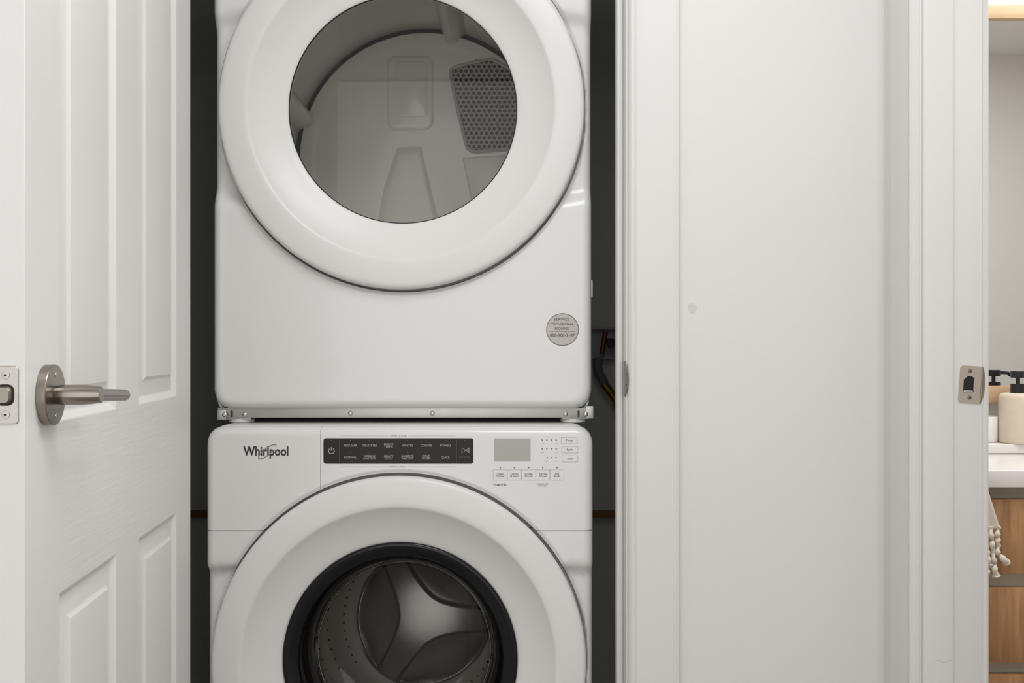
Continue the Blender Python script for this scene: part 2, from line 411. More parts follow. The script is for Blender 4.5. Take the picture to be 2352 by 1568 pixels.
bm = bmesh.new(); box(bm, hx0-.001, hx1+.001, -.0006, .0002, hz0-.001, hz1+.001); obj('bolt_hole', bm, M_black, sp)
bm = bmesh.new(); box(bm, hx0+.001, hx1-.002, -.0028, -.0008, hz0-.002, hz0+.0022, .0006); obj('tab', bm, M_screw, sp)
for (dx, dz) in ((-3, 31), (0, -30)):
    bm = bmesh.new(); lathe(bm, [(.0034, -.0019), (.0030, -.0026), (.0012, -.0030)], (dx*sc_, 0, dz*sc_), 'Y', 16, False, True); obj('screw', bm, M_nickel_dark, sp)
    bm = bmesh.new(); box(bm, dx*sc_-.0012, dx*sc_+.0012, -.0033, -.0029, dz*sc_-.0012, dz*sc_+.0012); obj('screw_slot', bm, M_black, sp)

# ------------------------------------------------------------------ laundry machines
XC = -.1985; HW = .343
def panel_bm(yf, x0, x1, z0, z1, R, re, zc, rin, scoop, circ, rc0, rc1, zh, tw):
    cxm, czm = (x0+x1)/2, (z0+z1)/2; hx, hz = (x1-x0)/2, (z1-z0)/2
    def sdf(x, z):
        qx, qz = abs(x-cxm)-(hx-R), abs(z-czm)-(hz-R)
        return -(math.hypot(max(qx, 0), max(qz, 0))+min(max(qx, qz), 0)-R)
    def yy(x, z):
        d = max(0, sdf(x, z)); e = 0 if d > re else re-math.sqrt(max(0, re*re-(re-d)**2))
        r = math.hypot(x-XC, z-zc)
        b = .90*(1-sm(rc0, rc1, r))+.10*(1-sm(rc1-.001, rc1+.007, r)); a = 1-sm(zh-tw, zh+tw, abs(z-zc)-.25*max(0, .37-r)*(1 if tw > .012 else .3))
        return yf+e*1.2+scoop*a*(1-b)+circ*b
    bm = bmesh.new(); NA = 288; NR = 110; rings = []
    cols = []
    for i in range(NA):
        a = 2*PI*i/NA; c, s = math.cos(a), math.sin(a)
        lo, hi = rin, 3.0
        for _ in range(30):
            m = (lo+hi)/2
            if sdf(XC+m*c, zc+m*s) > 0: lo = m
            else: hi = m
        Lr = lo; rad = []
        edge = [0, .0006, .0015, .003, .005, .0075, .0105, .014, .018]
        inner = Lr-edge[-1]
        q_ = [rin+(inner-rin)*k/400 for k in range(401)]; cum = [0]
        for k in range(400): cum.append(cum[-1]+(1+9*math.exp(-((q_[k]-.335)/.007)**2))*(q_[k+1]-q_[k]))
        j_ = 0
        for k in range(NR):
            tgt = cum[-1]*k/(NR-1)
            while j_ < 399 and cum[j_+1] < tgt: j_ += 1
            rad.append(q_[j_]+(q_[j_+1]-q_[j_])*min(1, max(0, (tgt-cum[j_])/max(1e-9, cum[j_+1]-cum[j_]))))
        rad += [Lr-e for e in edge[::-1][1:]]
        cols.append([Vector((XC+r*c, yy(XC+r*c, zc+r*s), zc+r*s)) for r in rad])
    n = len(cols[0])
    rings = [[cols[i][k] for i in range(NA)] for k in range(n)]
    ring_mesh(bm, rings, True)
    return bm
def back_extrude(bm, dy):
    es = [e for e in bm.edges if e.is_boundary]; r = bmesh.ops.extrude_edge_only(bm, edges=es)
    for g in r['geom']:
        if isinstance(g, bmesh.types.BMVert): g.co.y += dy
def cut(bm, co, no):
    bmesh.ops.bisect_plane(bm, geom=bm.verts[:]+bm.edges[:]+bm.faces[:], plane_co=co, plane_no=no, clear_outer=True)

# ---------------- dryer
YD = 1.934; ZD = H+.427
dryer = empty('clothes_dryer', (XC, 2.3, Z(942, 1.95)), label='white front-load dryer with round door and silver sticker, stacked on top', cat='dryer')
def pk(o): return keep(o, dryer)
bm = panel_bm(YD, XC-HW, XC+HW, H-.1170, H+.862, .030, .016, ZD, .215, .015, .032, .3300, .3335, .158, .020)
back_extrude(bm, .02)
pk(obj('front_panel', bm, M_app, ang=60))
def shell(x0, x1, y0, y1, z0, z1, r):
    bm = bmesh.new(); a = rrect(x0, x1, z0, z1, r); b = rrect(x0+.003, x1-.003, z0+.003, z1-.003, max(.002, r-.003))
    ring_mesh(bm, [[(x, y1-.003, z) for x, z in b], [(x, y0, z) for x, z in b], [(x, y0, z) for x, z in a], [(x, y1, z) for x, z in a]], True, True, True)
    bmesh.ops.recalc_face_normals(bm, faces=bm.faces); return bm
bm = shell(XC-HW+.004, XC+HW-.004, YD+.022, 2.66, H-.1215, H+.86, .02)
pk(obj('cabinet', bm, M_body))
# front bulkhead so the body is closed around the drum opening
bm = bmesh.new(); lathe(bm, [(.214, YD+.03), (.250, YD+.034), (.315, YD+.05), (.320, YD+.06)], (XC, 0, ZD), 'Y', 96); pk(obj('bulkhead', bm, M_enam))
# door ring
RO = .3295
def ring_profile(y0, prot, rg, rec, rin_extra=.004):
    yf = y0-prot
    return [(RO-.012, y0+.022), (RO-.004, y0+.012), (RO-.0015, y0-.002), (RO-.0005, yf+.012), (RO-.0012, yf+.006), (RO-.004, yf+.0022), (RO-.008, yf+.0004), (RO-.014, yf-.0004),
            (.299, yf-.0022), (.284, yf-.0026), (.2775, yf-.0024), (.2745, yf-.0012), (.2720, yf+.0010), (.266, yf+.0055), (.252, yf+.0145), (.236, yf+.0222), (.222, yf+.0280), (.212, yf+rec-.002), (rg+.0008, yf+rec), (rg, yf+rec+.001), (rg, yf+rec+rin_extra+.012)]
bm = bmesh.new(); lathe(bm, ring_profile(YD+.004, .024, .2080, .0330), (XC, 0, ZD), 'Y', 192); bmesh.ops.recalc_face_normals(bm, faces=bm.faces)
dring = pk(obj('door_ring', bm, M_ringm, ang=60))
YG = YD+.004-.024+.036
bm = bmesh.new(); lathe(bm, [(.2078, YG), (.15, YG-.0008), (.08, YG-.0014), (.0, YG-.0016)], (XC, 0, ZD), 'Y', 128)
bmesh.ops.remove_doubles(bm, verts=bm.verts, dist=1e-5); pk(obj('door_glass', bm, M_glassd, ang=80))
bm = bmesh.new(); lathe(bm, [(.2080, YG-.0015), (.2068, YG-.0018), (.2062, YG-.0002), (.2068, YG+.002)], (XC, 0, ZD), 'Y', 128); pk(obj('glass_seal', bm, M_rubber))
# drum
YBk = 2.47
bm = bmesh.new(); lathe(bm, [(.250, YD+.045), (.262, YD+.060), (.300, YD+.085), (.303, YD+.10), (.303, YBk+.012)], (XC, 0, ZD), 'Y', 128); pk(obj('drum', bm, M_enam, ang=60))
bm = bmesh.new(); lathe(bm, [(.303, YBk+.012), (.0, YBk+.013)], (XC, 0, ZD), 'Y', 96); pk(obj('drum_gap_shade', bm, M_rubber))  # dark disc behind the drum back, paints the shade in the gap
bm = bmesh.new(); lathe(bm, [(.2915, YBk+.010), (.2910, YBk+.002), (.289, YBk), (.265, YBk-.001), (.260, YBk+.0005), (.250, YBk+.0008), (.0, YBk)], (XC, 0, ZD), 'Y', 128)
pk(obj('drum_back', bm, M_enam, ang=40))
# added relief on the drum back, standing in for reflections in the door glass
def emboss(name, outline, h, soft=.006):
    bm = bmesh.new(); cx = sum(p[0] for p in outline)/len(outline); cz = sum(p[1] for p in outline)/len(outline)
    wv = max(abs(p[0]-cx) for p in outline); hv = max(abs(p[1]-cz) for p in outline); rings = []
    for t, y in ((0, .0005), (.3, -h*.5), (.7, -h*.9), (1, -h)):
        k1, k2 = 1-soft*t/wv, 1-soft*t/hv
        rings.append([(cx+(x-cx)*k1, YBk+y, cz+(z-cz)*k2) for x, z in outline])
    ring_mesh(bm, rings, True, False, True); return pk(obj(name, bm, M_enam, ang=60))
dB = YBk
pt = lambda px, py: (X(px, dB), Z(py, dB))
a0, a1 = pt(888, 300), pt(996, 128); emboss('reflection_relief_plate', rrect(a0[0], a1[0], a0[1], a1[1], .022), .004, .008)
a0, a1 = pt(908, 272), pt(984, 140); o = emboss('reflection_relief_plate', rrect(a0[0], a1[0], a0[1], a1[1], .012), .0055, .004)
emboss('reflection_relief_foot', [pt(*q) for q in ((912, 338), (968, 336), (990, 430), (1016, 545), (860, 545), (882, 430))], .004, .022)
emboss('reflection_relief_foot', [pt(*q) for q in ((1062, 362), (1215, 352), (1225, 545), (1104, 545), (1080, 450))], .004, .006)
# baffles
for k, a in enumerate((162, 78, -12, -102)):
    a = math.radians(a); u = Vector((math.cos(a), 0, math.sin(a))); v = Vector((-math.sin(a), 0, math.cos(a)))
    bm = bmesh.new(); rings = []
    prof = [(-.030, .301), (-.020, .288), (-.010, .274), (0, .270), (.010, .274), (.020, .288), (.030, .301)]
    for yb, kk in ((YD+.10, .3), (YD+.13, .9), (YBk-.10, 1), (YBk-.01, 1), (YBk+.004, .75)):
        rings.append([Vector((XC, yb, ZD))+v*q+u*(.301-(.301-p_)*kk) for q, p_ in prof])
    ring_mesh(bm, rings, False); bmesh.ops.recalc_face_normals(bm, faces=bm.faces); pk(obj('baffle', bm, M_enam, ang=60))
# air grille
gp = [(1032, 165), (1042, 156), (1118, 138), (1132, 138), (1200, 178), (1236, 205), (1240, 325), (1232, 336), (1092, 350), (1078, 345), (1070, 335)]
gw = [pt(*q) for q in gp]
def smooth_poly(p, it=2):
    for _ in range(it):
        q = []
        for i in range(len(p)):
            a, b = p[i], p[(i+1) % len(p)]
            q += [(a[0]*.75+b[0]*.25, a[1]*.75+b[1]*.25), (a[0]*.25+b[0]*.75, a[1]*.25+b[1]*.75)]
        p = q
    return p
gs = smooth_poly(gw)
bm = bmesh.new(); plate(bm, gs, YBk-.004, YBk+.001); gr = pk(obj('air_grille', bm, M_rubber))
def sub(o, parent):     # sub-part given in world coordinates
    o.parent = parent; o.location = -Vector(parent.location) - (Vector(parent.parent.location) if parent.parent else Vector()); return o
bm = bmesh.new(); tube(bm, [(x, YBk-.006, z) for x, z in gs], .0038, 8, closed=True); sub(obj('grille_rim', bm, M_grille), gr)
def inside(x, z, poly):
    c = False; n_ = len(poly)
    for i in range(n_):
        x1, z1_ = poly[i]; x2, z2_ = poly[i-1]
        if (z1_ > z) != (z2_ > z) and x < (x2-x1)*(z-z1_)/(z2_-z1_)+x1: c = not c
    return c
bm = bmesh.new(); pitch = .0118; row = 0
zmin = min(p[1] for p in gs); zmax = max(p[1] for p in gs); xmin = min(p[0] for p in gs); xmax = max(p[0] for p in gs)
z = zmin
while z < zmax:
    x = xmin+(pitch/2 if row % 2 else 0)
    while x < xmax:
        if inside(x, z, gs):
            Ro, Ri = pitch/math.sqrt(3), pitch/math.sqrt(3)*.66
            A = [bm.verts.new((x+Ro*math.cos(PI/6+PI/3*k), YBk-.0065, z+Ro*math.sin(PI/6+PI/3*k))) for k in range(6)]
            B = [bm.verts.new((x+Ri*math.cos(PI/6+PI/3*k), YBk-.0078, z+Ri*math.sin(PI/6+PI/3*k))) for k in range(6)]
            C_ = [bm.verts.new((x+Ri*math.cos(PI/6+PI/3*k), YBk-.0045, z+Ri*math.sin(PI/6+PI/3*k))) for k in range(6)]
            for k in range(6):
                j = (k+1) % 6; bm.faces.new((A[k], A[j], B[j], B[k])); bm.faces.new((B[k], B[j], C_[j], C_[k]))
        x += pitch
    z += pitch*.866; row += 1
o = obj('honeycomb_mesh', bm, M_grille, smooth=False); o['kind'] = 'stuff'; sub(o, gr)
# lower steel strip, screws, feet
d0 = 1.95
bm = bmesh.new(); box(bm, X(500, d0), X(1362, d0), d0, d0+.02, Z(959, d0), Z(936, d0), .001)
box(bm, X(500, d0), X(520, d0), d0-.003, d0+.01, Z(964, d0), Z(940, d0), .001); box(bm, X(1345, d0), X(1363, d0), d0-.003, d0+.01, Z(961, d0), Z(932, d0), .001)
box(bm, X(505, d0), X(575, d0), d0+.004, d0+.02, Z(964, d0), Z(955, d0), .001); box(bm, X(1292, d0), X(1350, d0), d0+.004, d0+.02, Z(963, d0), Z(955, d0), .001)
strip = pk(obj('base_strip', bm, M_galv)); tag(strip, label='galvanised steel strip under the front panel')
for i, (sx_, sy_) in enumerate(((517, 952), (562, 952), (805, 949), (993, 949), (1299, 951), (1345, 951))):
    bm = bmesh.new(); yb = d0-.0032 if i in (0, 5) else d0
    lathe(bm, [(.0046, yb), (.0044, yb-.0012), (.0030, yb-.0026), (.0014, yb-.0030), (.0012, yb-.002)], (X(sx_, d0), 0, Z(sy_, d0)), 'Y', 18, False, True)
    o = obj('screw', bm, M_screw); sub(o, strip)
for px_ in (532, 1329):
    bm = bmesh.new(); box(bm, X(px_-2, d0), X(px_+2, d0), d0-.002, d0+.001, Z(957, d0), Z(943, d0)); sub(obj('bracket_slot', bm, M_rubber), strip)
for px_ in (549, 1318):
    for yy_ in (1.975, 2.58):
        bm = bmesh.new(); fz = Z(972, 1.955) if yy_ < 2 else Z(972, 1.955)
        zt = H-.1435
        lathe(bm, [(.0, zt), (.0215, zt), (.0235, zt+.0015), (.0235, zt+.0055), (.022, zt+.0075), (.010, zt+.009), (.009, H-.121)], (X(px_, 1.955), yy_, 0), 'Z', 32)
        bmesh.ops.recalc_face_normals(bm, faces=bm.faces); pk(obj('foot', bm, M_foot))
bm = bmesh.new(); box(bm, XC+HW-.004, XC+HW+.0035, 1.96, 1.99, Z(682, 1.95), Z(642, 1.95), .002); pk(obj('side_clip', bm, M_foot))
# round sticker
sc_c = (X(1292, YD), Z(756.5, YD)); Rs = 37.5/F*YD
bm = bmesh.new(); lathe(bm, [(Rs, YD+.0002), (Rs, YD-.0006), (Rs*.955, YD-.0007)], (sc_c[0], 0, sc_c[1]), 'Y', 64)
M_purp = mat('sticker_border', srgb(122, 96, 96), .4, .3)
stk = pk(obj('service_sticker', bm, M_purp)); tag(stk, label='round silver service sticker')
M_silv = mat('sticker_silver', srgb(166, 160, 153), .28, .5, noise=((25, 4, 10), .10))
bm = bmesh.new(); lathe(bm, [(Rs*.955, YD-.00065), (.0, YD-.0007)], (sc_c[0], 0, sc_c[1]), 'Y', 48); sub(obj('sticker_face', bm, M_silv), stk)
M_nvy = mat('sticker_ink', srgb(88, 82, 92), .5)
def stext(s, px, py, h, wpx, m=M_nvy):
    o = text(s, px, py, h, YD, YD-.0009, m, None, bold=.02, wpx=wpx); sub(o, stk)
stext('SERVICE', 1290, 733.5, 5.5, 35); stext('TECHNICIAN', 1291, 744.5, 6, 50); stext('REQUIRED', 1291, 755, 5.5, 33); stext('800-900-3187', 1291.5, 770, 6.5, 57)
bm = bmesh.new(); box(bm, X(1262, YD), X(1321, YD), YD-.0009, YD-.0007, Z(761.8, YD), Z(761, YD)); sub(obj('rule', bm, M_ink2), stk)

# ---------------- washer
YS = 1.889; ZS = H-.5600; ZT = H-.1452
washer = empty('clothes_washer', (XC, 2.25, 0), label='white front-load washer with control panel and dark round window, at the bottom of the stack', cat='washer')
def wk(o): return keep(o, washer)
xw0, xw1 = X(470.5, YS), X(1363, YS)
def wpanel(): return panel_bm(YS, xw0, xw1, .06, ZT, .030, .016, ZS, .225, .015, .032, .3300, .3335, .162, .008)
zs_ = Z(1219, YS); xs_ = X(736, YS)
base = wpanel()
b1 = base.copy(); cut(b1, (0, 0, zs_-.0007), (0, 0, 1)); back_extrude(b1, .018); wk(obj('front_panel', b1, M_app, ang=60))
b2 = base.copy(); cut(b2, (0, 0, zs_+.0007), (0, 0, -1)); cut(b2, (xs_-.0003, 0, 0), (1, 0, 0)); back_extrude(b2, .018)
drawer = wk(obj('detergent_drawer', b2, M_app, ang=60))
b3 = base.copy(); cut(b3, (0, 0, zs_+.0007), (0, 0, -1)); cut(b3, (xs_+.0003, 0, 0), (-1, 0, 0)); back_extrude(b3, .018)
console = wk(obj('control_panel', b3, M_app, ang=60)); base.free()
bm = shell(xw0+.006, xw1-.006, YS+.020, 2.66, .05, H-.1437, .03)
wk(obj('cabinet', bm, M_body))
for a in ((xw0+.012, X(560, YS), zs_-.006, zs_+.006), (X(1270, YS), xw1-.012, zs_-.006, zs_+.006), (xs_-.004, xs_+.004, Z(1115, YS), ZT-.02)):
    wk(bx('seam_backing', M_rubber, None, a[0], a[1], YS+.012, YS+.016, a[2], a[3]))
for x_ in (xw0+.06, xw1-.06):
    for y_ in (YS+.08, 2.58):
        bm = bmesh.new(); lathe(bm, [(.0, 0), (.024, 0), (.025, .003), (.022, .012), (.010, .014), (.010, .05)], (x_, y_, 0), 'Z', 24); wk(obj('foot', bm, M_rubber))
bm = bmesh.new(); lathe(bm, ring_profile(YS+.004, .024, .2080, .0330), (XC, 0, ZS), 'Y', 192); bmesh.ops.recalc_face_normals(bm, faces=bm.faces)
wk(obj('door_ring', bm, M_ringm, ang=60))
yg = YS+.004-.024+.030
bm = bmesh.new(); lathe(bm, [(.2090, yg+.010), (.2084, yg+.001), (.2070, yg-.0012), (.203, yg-.0018), (.192, yg+.001), (.184, yg+.006), (.181, yg+.009), (.1805, yg+.014)], (XC, 0, ZS), 'Y', 160)
wk(obj('window_trim', bm, M_blackring, ang=60))
bm = bmesh.new(); prof = [(.182, yg+.009), (.176, yg+.016), (.168, yg+.035), (.163, yg+.055), (.1605, yg+.070), (.158, yg+.078), (.150, yg+.084), (.11, yg+.090), (.05, yg+.093), (.0005, yg+.094)]
lathe(bm, prof, (XC, 0, ZS), 'Y', 128); wk(obj('glass_bowl', bm, M_bowl, ang=80))
M_rimline = mat('bowl_rim_light', srgb(150, 142, 134), .15, .9)
bm = bmesh.new(); tube(bm, [(XC+.1595*math.cos(2*PI*k/120), yg+.075, ZS+.1595*math.sin(2*PI*k/120)) for k in range(120)], .0012, 6, closed=True); wk(obj('bowl_rim', bm, M_rimline))
# rubber gasket and the tilted drum
bm = bmesh.new(); lathe(bm, [(.226, YS+.012), (.215, YS+.02), (.205, YS+.03), (.200, YS+.045), (.204, YS+.052), (.198, YS+.058), (.192, YS+.066), (.1925, YS+.075), (.186, YS+.080), (.176, YS+.078), (.170, YS+.084), (.1635, YS+.090), (.166, YS+.097), (.180, YS+.099), (.197, YS+.100)], (XC, 0, ZS), 'Y', 128); wk(obj('gasket', bm, M_gasket, ang=50))
tilt = Matrix.Rotation(math.radians(-7.0), 4, 'X'); YO = YS+.100
C0 = (XC, YO, ZS)
bm = bmesh.new(); lathe(bm, [(.196, .0), (.199, .004), (.235, .022), (.255, .040), (.260, .055), (.260, .20), (.250, .28), (.228, .34), (.195, .378), (.160, .394), (.152, .398)], C0, 'Y', 128, M=tilt); dr = wk(obj('drum', bm, M_steel, ang=60))
# drum back with three recessed pockets -> three-armed spider star
def star(x, z):
    best = 0
    for a in (58, 178, -62):
        a = math.radians(a); s = x*math.cos(a)+z*math.sin(a); t = -x*math.sin(a)+z*math.cos(a)
        b = math.sqrt(.020**2+(.50*t)**2)+.030
        best = max(best, sm(-.001, .0055, s-b)*(.5+.5*sm(0, .08, s-b))-.10*math.exp(-((s-b+.003)/.0028)**2))
    return best
bm = bmesh.new(); rings = []; NA = 240; NR = 90
for k in range(NR+1):
    r = .0008+(.160-.0008)*k/NR; ring = []
    for i in range(NA):
        a = 2*PI*i/NA; x, z = r*math.cos(a), r*math.sin(a)
        e = star(x, z)*(1-sm(.146, .158, r))
        y = .400-.022*(1-(r/.16)**2) + .026*e
        ring.append(tilt @ Vector((x, y, z))+Vector(C0))
    rings.append(ring)
ring_mesh(bm, rings, True, True); wk(obj('drum_back', bm, M_steel2, ang=60))
# perforations (small dark discs on the drum wall), three lifter vanes
bm = bmesh.new()
for a0 in range(0, 360, 6):
    for k in range(14):
        if (a0 % 120) > 94: continue
        a = math.radians(a0+(k % 2)*3); y = .075+k*.024; WR = [(.055, .26), (.20, .26), (.28, .25), (.34, .228), (.378, .195), (.394, .16)]
        wr_ = next((r0_+(r1_-r0_)*(y-ya)/(yb_-ya) for (ya, r0_), (yb_, r1_) in zip(WR, WR[1:]) if ya <= y <= yb_), .16)-.0012
        c = Vector((wr_*math.cos(a), y, wr_*math.sin(a))); t_ = Vector((-math.sin(a), 0, math.cos(a)))
        sl = next(((r1_-r0_)/(yb_-ya) for (ya, r0_), (yb_, r1_) in zip(WR, WR[1:]) if ya <= y <= yb_), 0)
        tg = Vector((sl*math.cos(a), 1, sl*math.sin(a))).normalized(); nr = Vector((-math.cos(a), sl, -math.sin(a))).normalized()
        c = c+nr*.001
        vs = [bm.verts.new(tilt @ (c+t_*.0026*math.cos(q)+tg*.0030*math.sin(q))+Vector(C0)) for q in [2*PI*j/8 for j in range(8)]]
        bm.faces.new(vs)
o = wk(obj('perforations', bm, M_black, smooth=False)); o['kind'] = 'stuff'
for a in (-12, 108, 228):
    a = math.radians(a); u = Vector((math.cos(a), 0, math.sin(a))); v = Vector((-math.sin(a), 0, math.cos(a)))
    bm = bmesh.new(); rings = []
    for yb, kk in ((.06, .2), (.09, 1), (.24, 1), (.33, .9)):
        rings.append([tilt @ (Vector((0, yb, 0))+v*q+u*(.2595-h_*kk))+Vector(C0) for q, h_ in ((-.030, 0), (-.020, .022), (-.008, .045), (.008, .045), (.020, .022), (.030, 0))])
    ring_mesh(bm, rings, False); bmesh.ops.recalc_face_normals(bm, faces=bm.faces); wk(obj('lifter_vane', bm, M_steel, ang=60))

# washer controls
yt = YS-.0004
bm = bmesh.new(); plate(bm, rrect(X(743, YS), X(1087, YS), Z(1064.5, YS), Z(1006, YS), .0045), YS-.0008, YS+.001, .0003)
tp = wk(obj('touch_strip', bm, M_panel)); tag(tp, label='black touch strip of wash cycles')
def tt(s, px, py, h, m, parent, wpx=None, bold=.01, y=None, align='CENTER'):
    o = text(s, px, py, h, YS, y if y else YS-.0004, m, None, align, bold, wpx); sub(o, parent); return o
yp = YS-.0011
top = ((805, 'REGULAR', 31), (849, 'DELICATES', 34), (893, 'BULKY\nITEMS', 22), (936, 'WHITES', 25), (979, 'COLORS', 26), (1023, 'TOWELS', 26))
bot = ((805, 'NORMAL', 28), (849, 'WRINKLE\nCONTROL', 30), (893, 'HEAVY\nDUTY', 22), (936, 'SANITIZE\nwith OXI', 28), (979, 'COLD\nWASH', 20), (1023, 'QUICK', 20))
M_white_ink.node_tree.nodes['Principled BSDF'].inputs['Base Color'].default_value = srgb(170, 165, 160)
for (px_, s_, w_) in top: tt(s_, px_, 1023, 5.0, M_white_ink, tp, w_, .012, yp)
for (px_, s_, w_) in bot: tt(s_, px_, 1050, 5.0, M_white_ink, tp, w_, .012, yp)
M_dot = mat('unlit_indicator', srgb(96, 90, 86), .5)
def dot(px_, py_, r, m, parent, y):
    bm = bmesh.new(); c = (X(px_, YS), Z(py_, YS)); rr_ = r/F*YS
    vs = [bm.verts.new((c[0]+rr_*math.cos(a), y, c[1]+rr_*math.sin(a))) for a in [2*PI*k/12 for k in range(12)]]; bm.faces.new(vs[::-1])
    sub(obj('indicator', bm, m, smooth=False), parent)
for px_ in (761, 805, 849, 893, 936, 979, 1023, 1067): dot(px_, 1011, 1.3, M_dot, tp, yp)
for px_ in (805, 849, 893, 936, 979, 1023): dot(px_, 1038, 1.3, M_dot, tp, yp)
def strokes(name, segs, wpx, m, parent, y):
    """flat line work: each seg is a list of pixel points"""
    bm = bmesh.new(); hw = wpx/2/F*YS
    for seg in segs:
        p = [Vector((X(a, YS), Z(b, YS))) for a, b in seg]; closed_ = (p[0]-p[-1]).length < 1e-6
        L_, R_ = [], []
        for i in range(len(p)):
            if closed_: t = (p[1]-p[-2]) if i in (0, len(p)-1) else p[i+1]-p[i-1]
            else: t = p[min(i+1, len(p)-1)]-p[max(i-1, 0)]
            t = t.normalized(); nn = Vector((-t.y, t.x))*hw*(1.3 if closed_ else 1)
            L_.append(bm.verts.new((p[i].x+nn.x, y, p[i].y+nn.y))); R_.append(bm.verts.new((p[i].x-nn.x, y, p[i].y-nn.y)))
        for i in range(len(p)-1): bm.faces.new((L_[i], L_[i+1], R_[i+1], R_[i]))
    o = obj(name, bm, m, smooth=False); sub(o, parent); return o
arc = lambda cx, cy, r, a0, a1, n=24: [(cx+r*math.cos(math.radians(a0+(a1-a0)*k/n)), cy-r*math.sin(math.radians(a0+(a1-a0)*k/n))) for k in range(n+1)]
strokes('power_symbol', [arc(761.5, 1035, 6.4, 125, 415), [(761.5, 1026.5), (761.5, 1034.5)]], 1.8, M_white_ink, tp, yp)
strokes('start_symbol', [[(1061, 1027.5), (1061, 1039.5), (1070, 1033.5), (1061, 1027.5)], [(1076.5, 1028.5), (1070.5, 1033.5), (1076.5, 1038.5)], [(1077, 1027.5), (1077, 1039.5)]], 1.4, M_white_ink, tp, yp)
tt('HOLD TO START', 1067, 1049.7, 3.0, M_ink2, tp, 25, 0, yp)
for q_ in (780, 1049): strokes('divider', [[(q_, 1010), (q_, 1061)]], .7, M_dot, tp, yp)
tt('WHAT to Wash', 915, 1000, 3.6, M_ink2, console, 38, .0); tt('HOW to Wash', 913, 1071.5, 3.6, M_ink2, console, 36, .0)
for q_ in ([(782, 1000), (892, 1000)], [(938, 1000), (1047, 1000)], [(782, 1071.5), (892, 1071.5)], [(936, 1071.5), (1047, 1071.5)]): strokes('guide_line', [q_], .7, M_ink3, console, yt)
# display
bm = bmesh.new(); box(bm, X(1134.5, YS), X(1218.5, YS), YS-.0006, YS+.001, Z(1059, YS), Z(1006.5, YS), .0002, 1); dsp = obj('display', bm, M_lcd); sub(dsp, console)
dsp.parent = washer; dsp.location = -Vector(washer.location); tag(dsp, label='blank grey display')
for py_, xs in ((1010, (1245.5, 1256, 1267, 1277.5)), (1030.5, (1245.5, 1256, 1267, 1277.5)), (1050.5, (1257, 1267.5, 1277.5))):
    for px_ in xs: dot(px_, py_, 1.7, M_ink2, console, yt)
tt('Cold', 1246, 1018.5, 3.0, M_ink3, console, 9, 0); tt('Hot', 1278, 1018.5, 3.0, M_ink3, console, 7, 0)
tt('Off', 1246, 1038.5, 3.0, M_ink3, console, 7, 0); tt('Fast', 1278, 1038.5, 3.0, M_ink3, console, 8, 0)
tt('Light', 1255, 1058.5, 3.0, M_ink3, console, 10, 0); tt('Heavy', 1278, 1058.5, 3.0, M_ink3, console, 10, 0)
def rect_line(x0, x1, y0_, y1_): return [(x0, y0_), (x1, y0_), (x1, y1_), (x0, y1_), (x0, y0_)]
def outl(x0, x1, y0_, y1_): return [[(x0, y0_), (x1, y0_)], [(x1, y0_), (x1, y1_)], [(x1, y1_), (x0, y1_)], [(x0, y1_), (x0, y0_)]]
def button(x0, x1, y0_, y1_, s, w_):
    bm = bmesh.new(); box(bm, X(x0, YS), X(x1, YS), YS-.0003, YS+.001, Z(y1_, YS), Z(y0_, YS), .0001, 1)
    b = wk(obj('button', bm, M_app))
    o = strokes('outline', outl(x0, x1, y0_, y1_), .8, M_ink3, b, YS-.0005)
    tt(s, (x0+x1)/2, (y0_+y1_)/2, 4.8, M_ink2 if True else M_ink, b, w_, .018, YS-.0006)
M_ink2.node_tree.nodes['Principled BSDF'].inputs['Base Color'].default_value = srgb(128, 124, 119)
button(1289, 1326, 1004, 1018.5, 'Temp', 17); button(1290, 1327, 1025, 1039.5, 'Spin', 14); button(1291, 1327, 1046, 1060.5, 'Soil', 12)
for i, (s_, w_) in enumerate((('Clean\nWasher', 22), ('Drain\n& Spin', 20), ('Cycle\nSignal', 18), ('Extra\nRinse', 18), ('Pre\nSoak', 14))):
    x0 = 1133+32.6*i; button(x0, x0+32, 1078.5, 1102, s_, w_); dot(x0+16, 1073.5, 1.7, M_ink2, console, yt)
tt('—Load & Go', 1148, 1112.5, 5.2, M_ink, console, 30, .02); tt('CONTROL LOCK\nHOLD 3 SEC', 1246.5, 1113, 3.4, M_ink2, console, 26, .0)
# logo on the drawer
tt('Whirlpool', 611.5, 1036.5, 21, M_logo, drawer, 104, .028)
sw = []
for k in range(41):
    a = math.radians(-20+ (k/40)*330); ex_, ey_ = 25*math.cos(a), 7.5*math.sin(a); ca, sa = math.cos(math.radians(38)), math.sin(math.radians(38))
    sw.append((614+ex_*ca-ey_*sa, 1037-(ex_*sa+ey_*ca)))
strokes('swirl', [sw], 2.0, M_swirl, drawer, YS-.0006)

# ------------------------------------------------------------------ behind the machines in the closet
yb = 2.735
ob = empty('laundry_outlet_box', P(1385, 822, yb), label='grey plastic washer outlet box on the dark closet back wall', cat='outlet box')
def kb(o): return keep(o, ob)
x0, x1, z0, z1 = X(1345, yb), X(1440, yb), Z(824, yb), Z(752, yb)
bm = bmesh.new()
for a in ((x0, x1, z0, z0+.006), (x0, x1, z1-.006, z1)): box(bm, a[0], a[1], yb-.02, yb, a[2], a[3], .001)
for a in ((x0, x0+.006), (x1-.006, x1)): box(bm, a[0], a[1], yb-.02, yb, z0, z1, .001)
box(bm, x0, x1, yb-.003, yb, z0, z1)
kb(obj('box_frame', bm, M_pvc))
bm = bmesh.new(); tube(bm, [P(1382, 812, yb-.03), P(1386, 790, yb-.03), P(1391, 762, yb-.03)], .0065, 12); kb(obj('valve_handle', bm, M_copper))
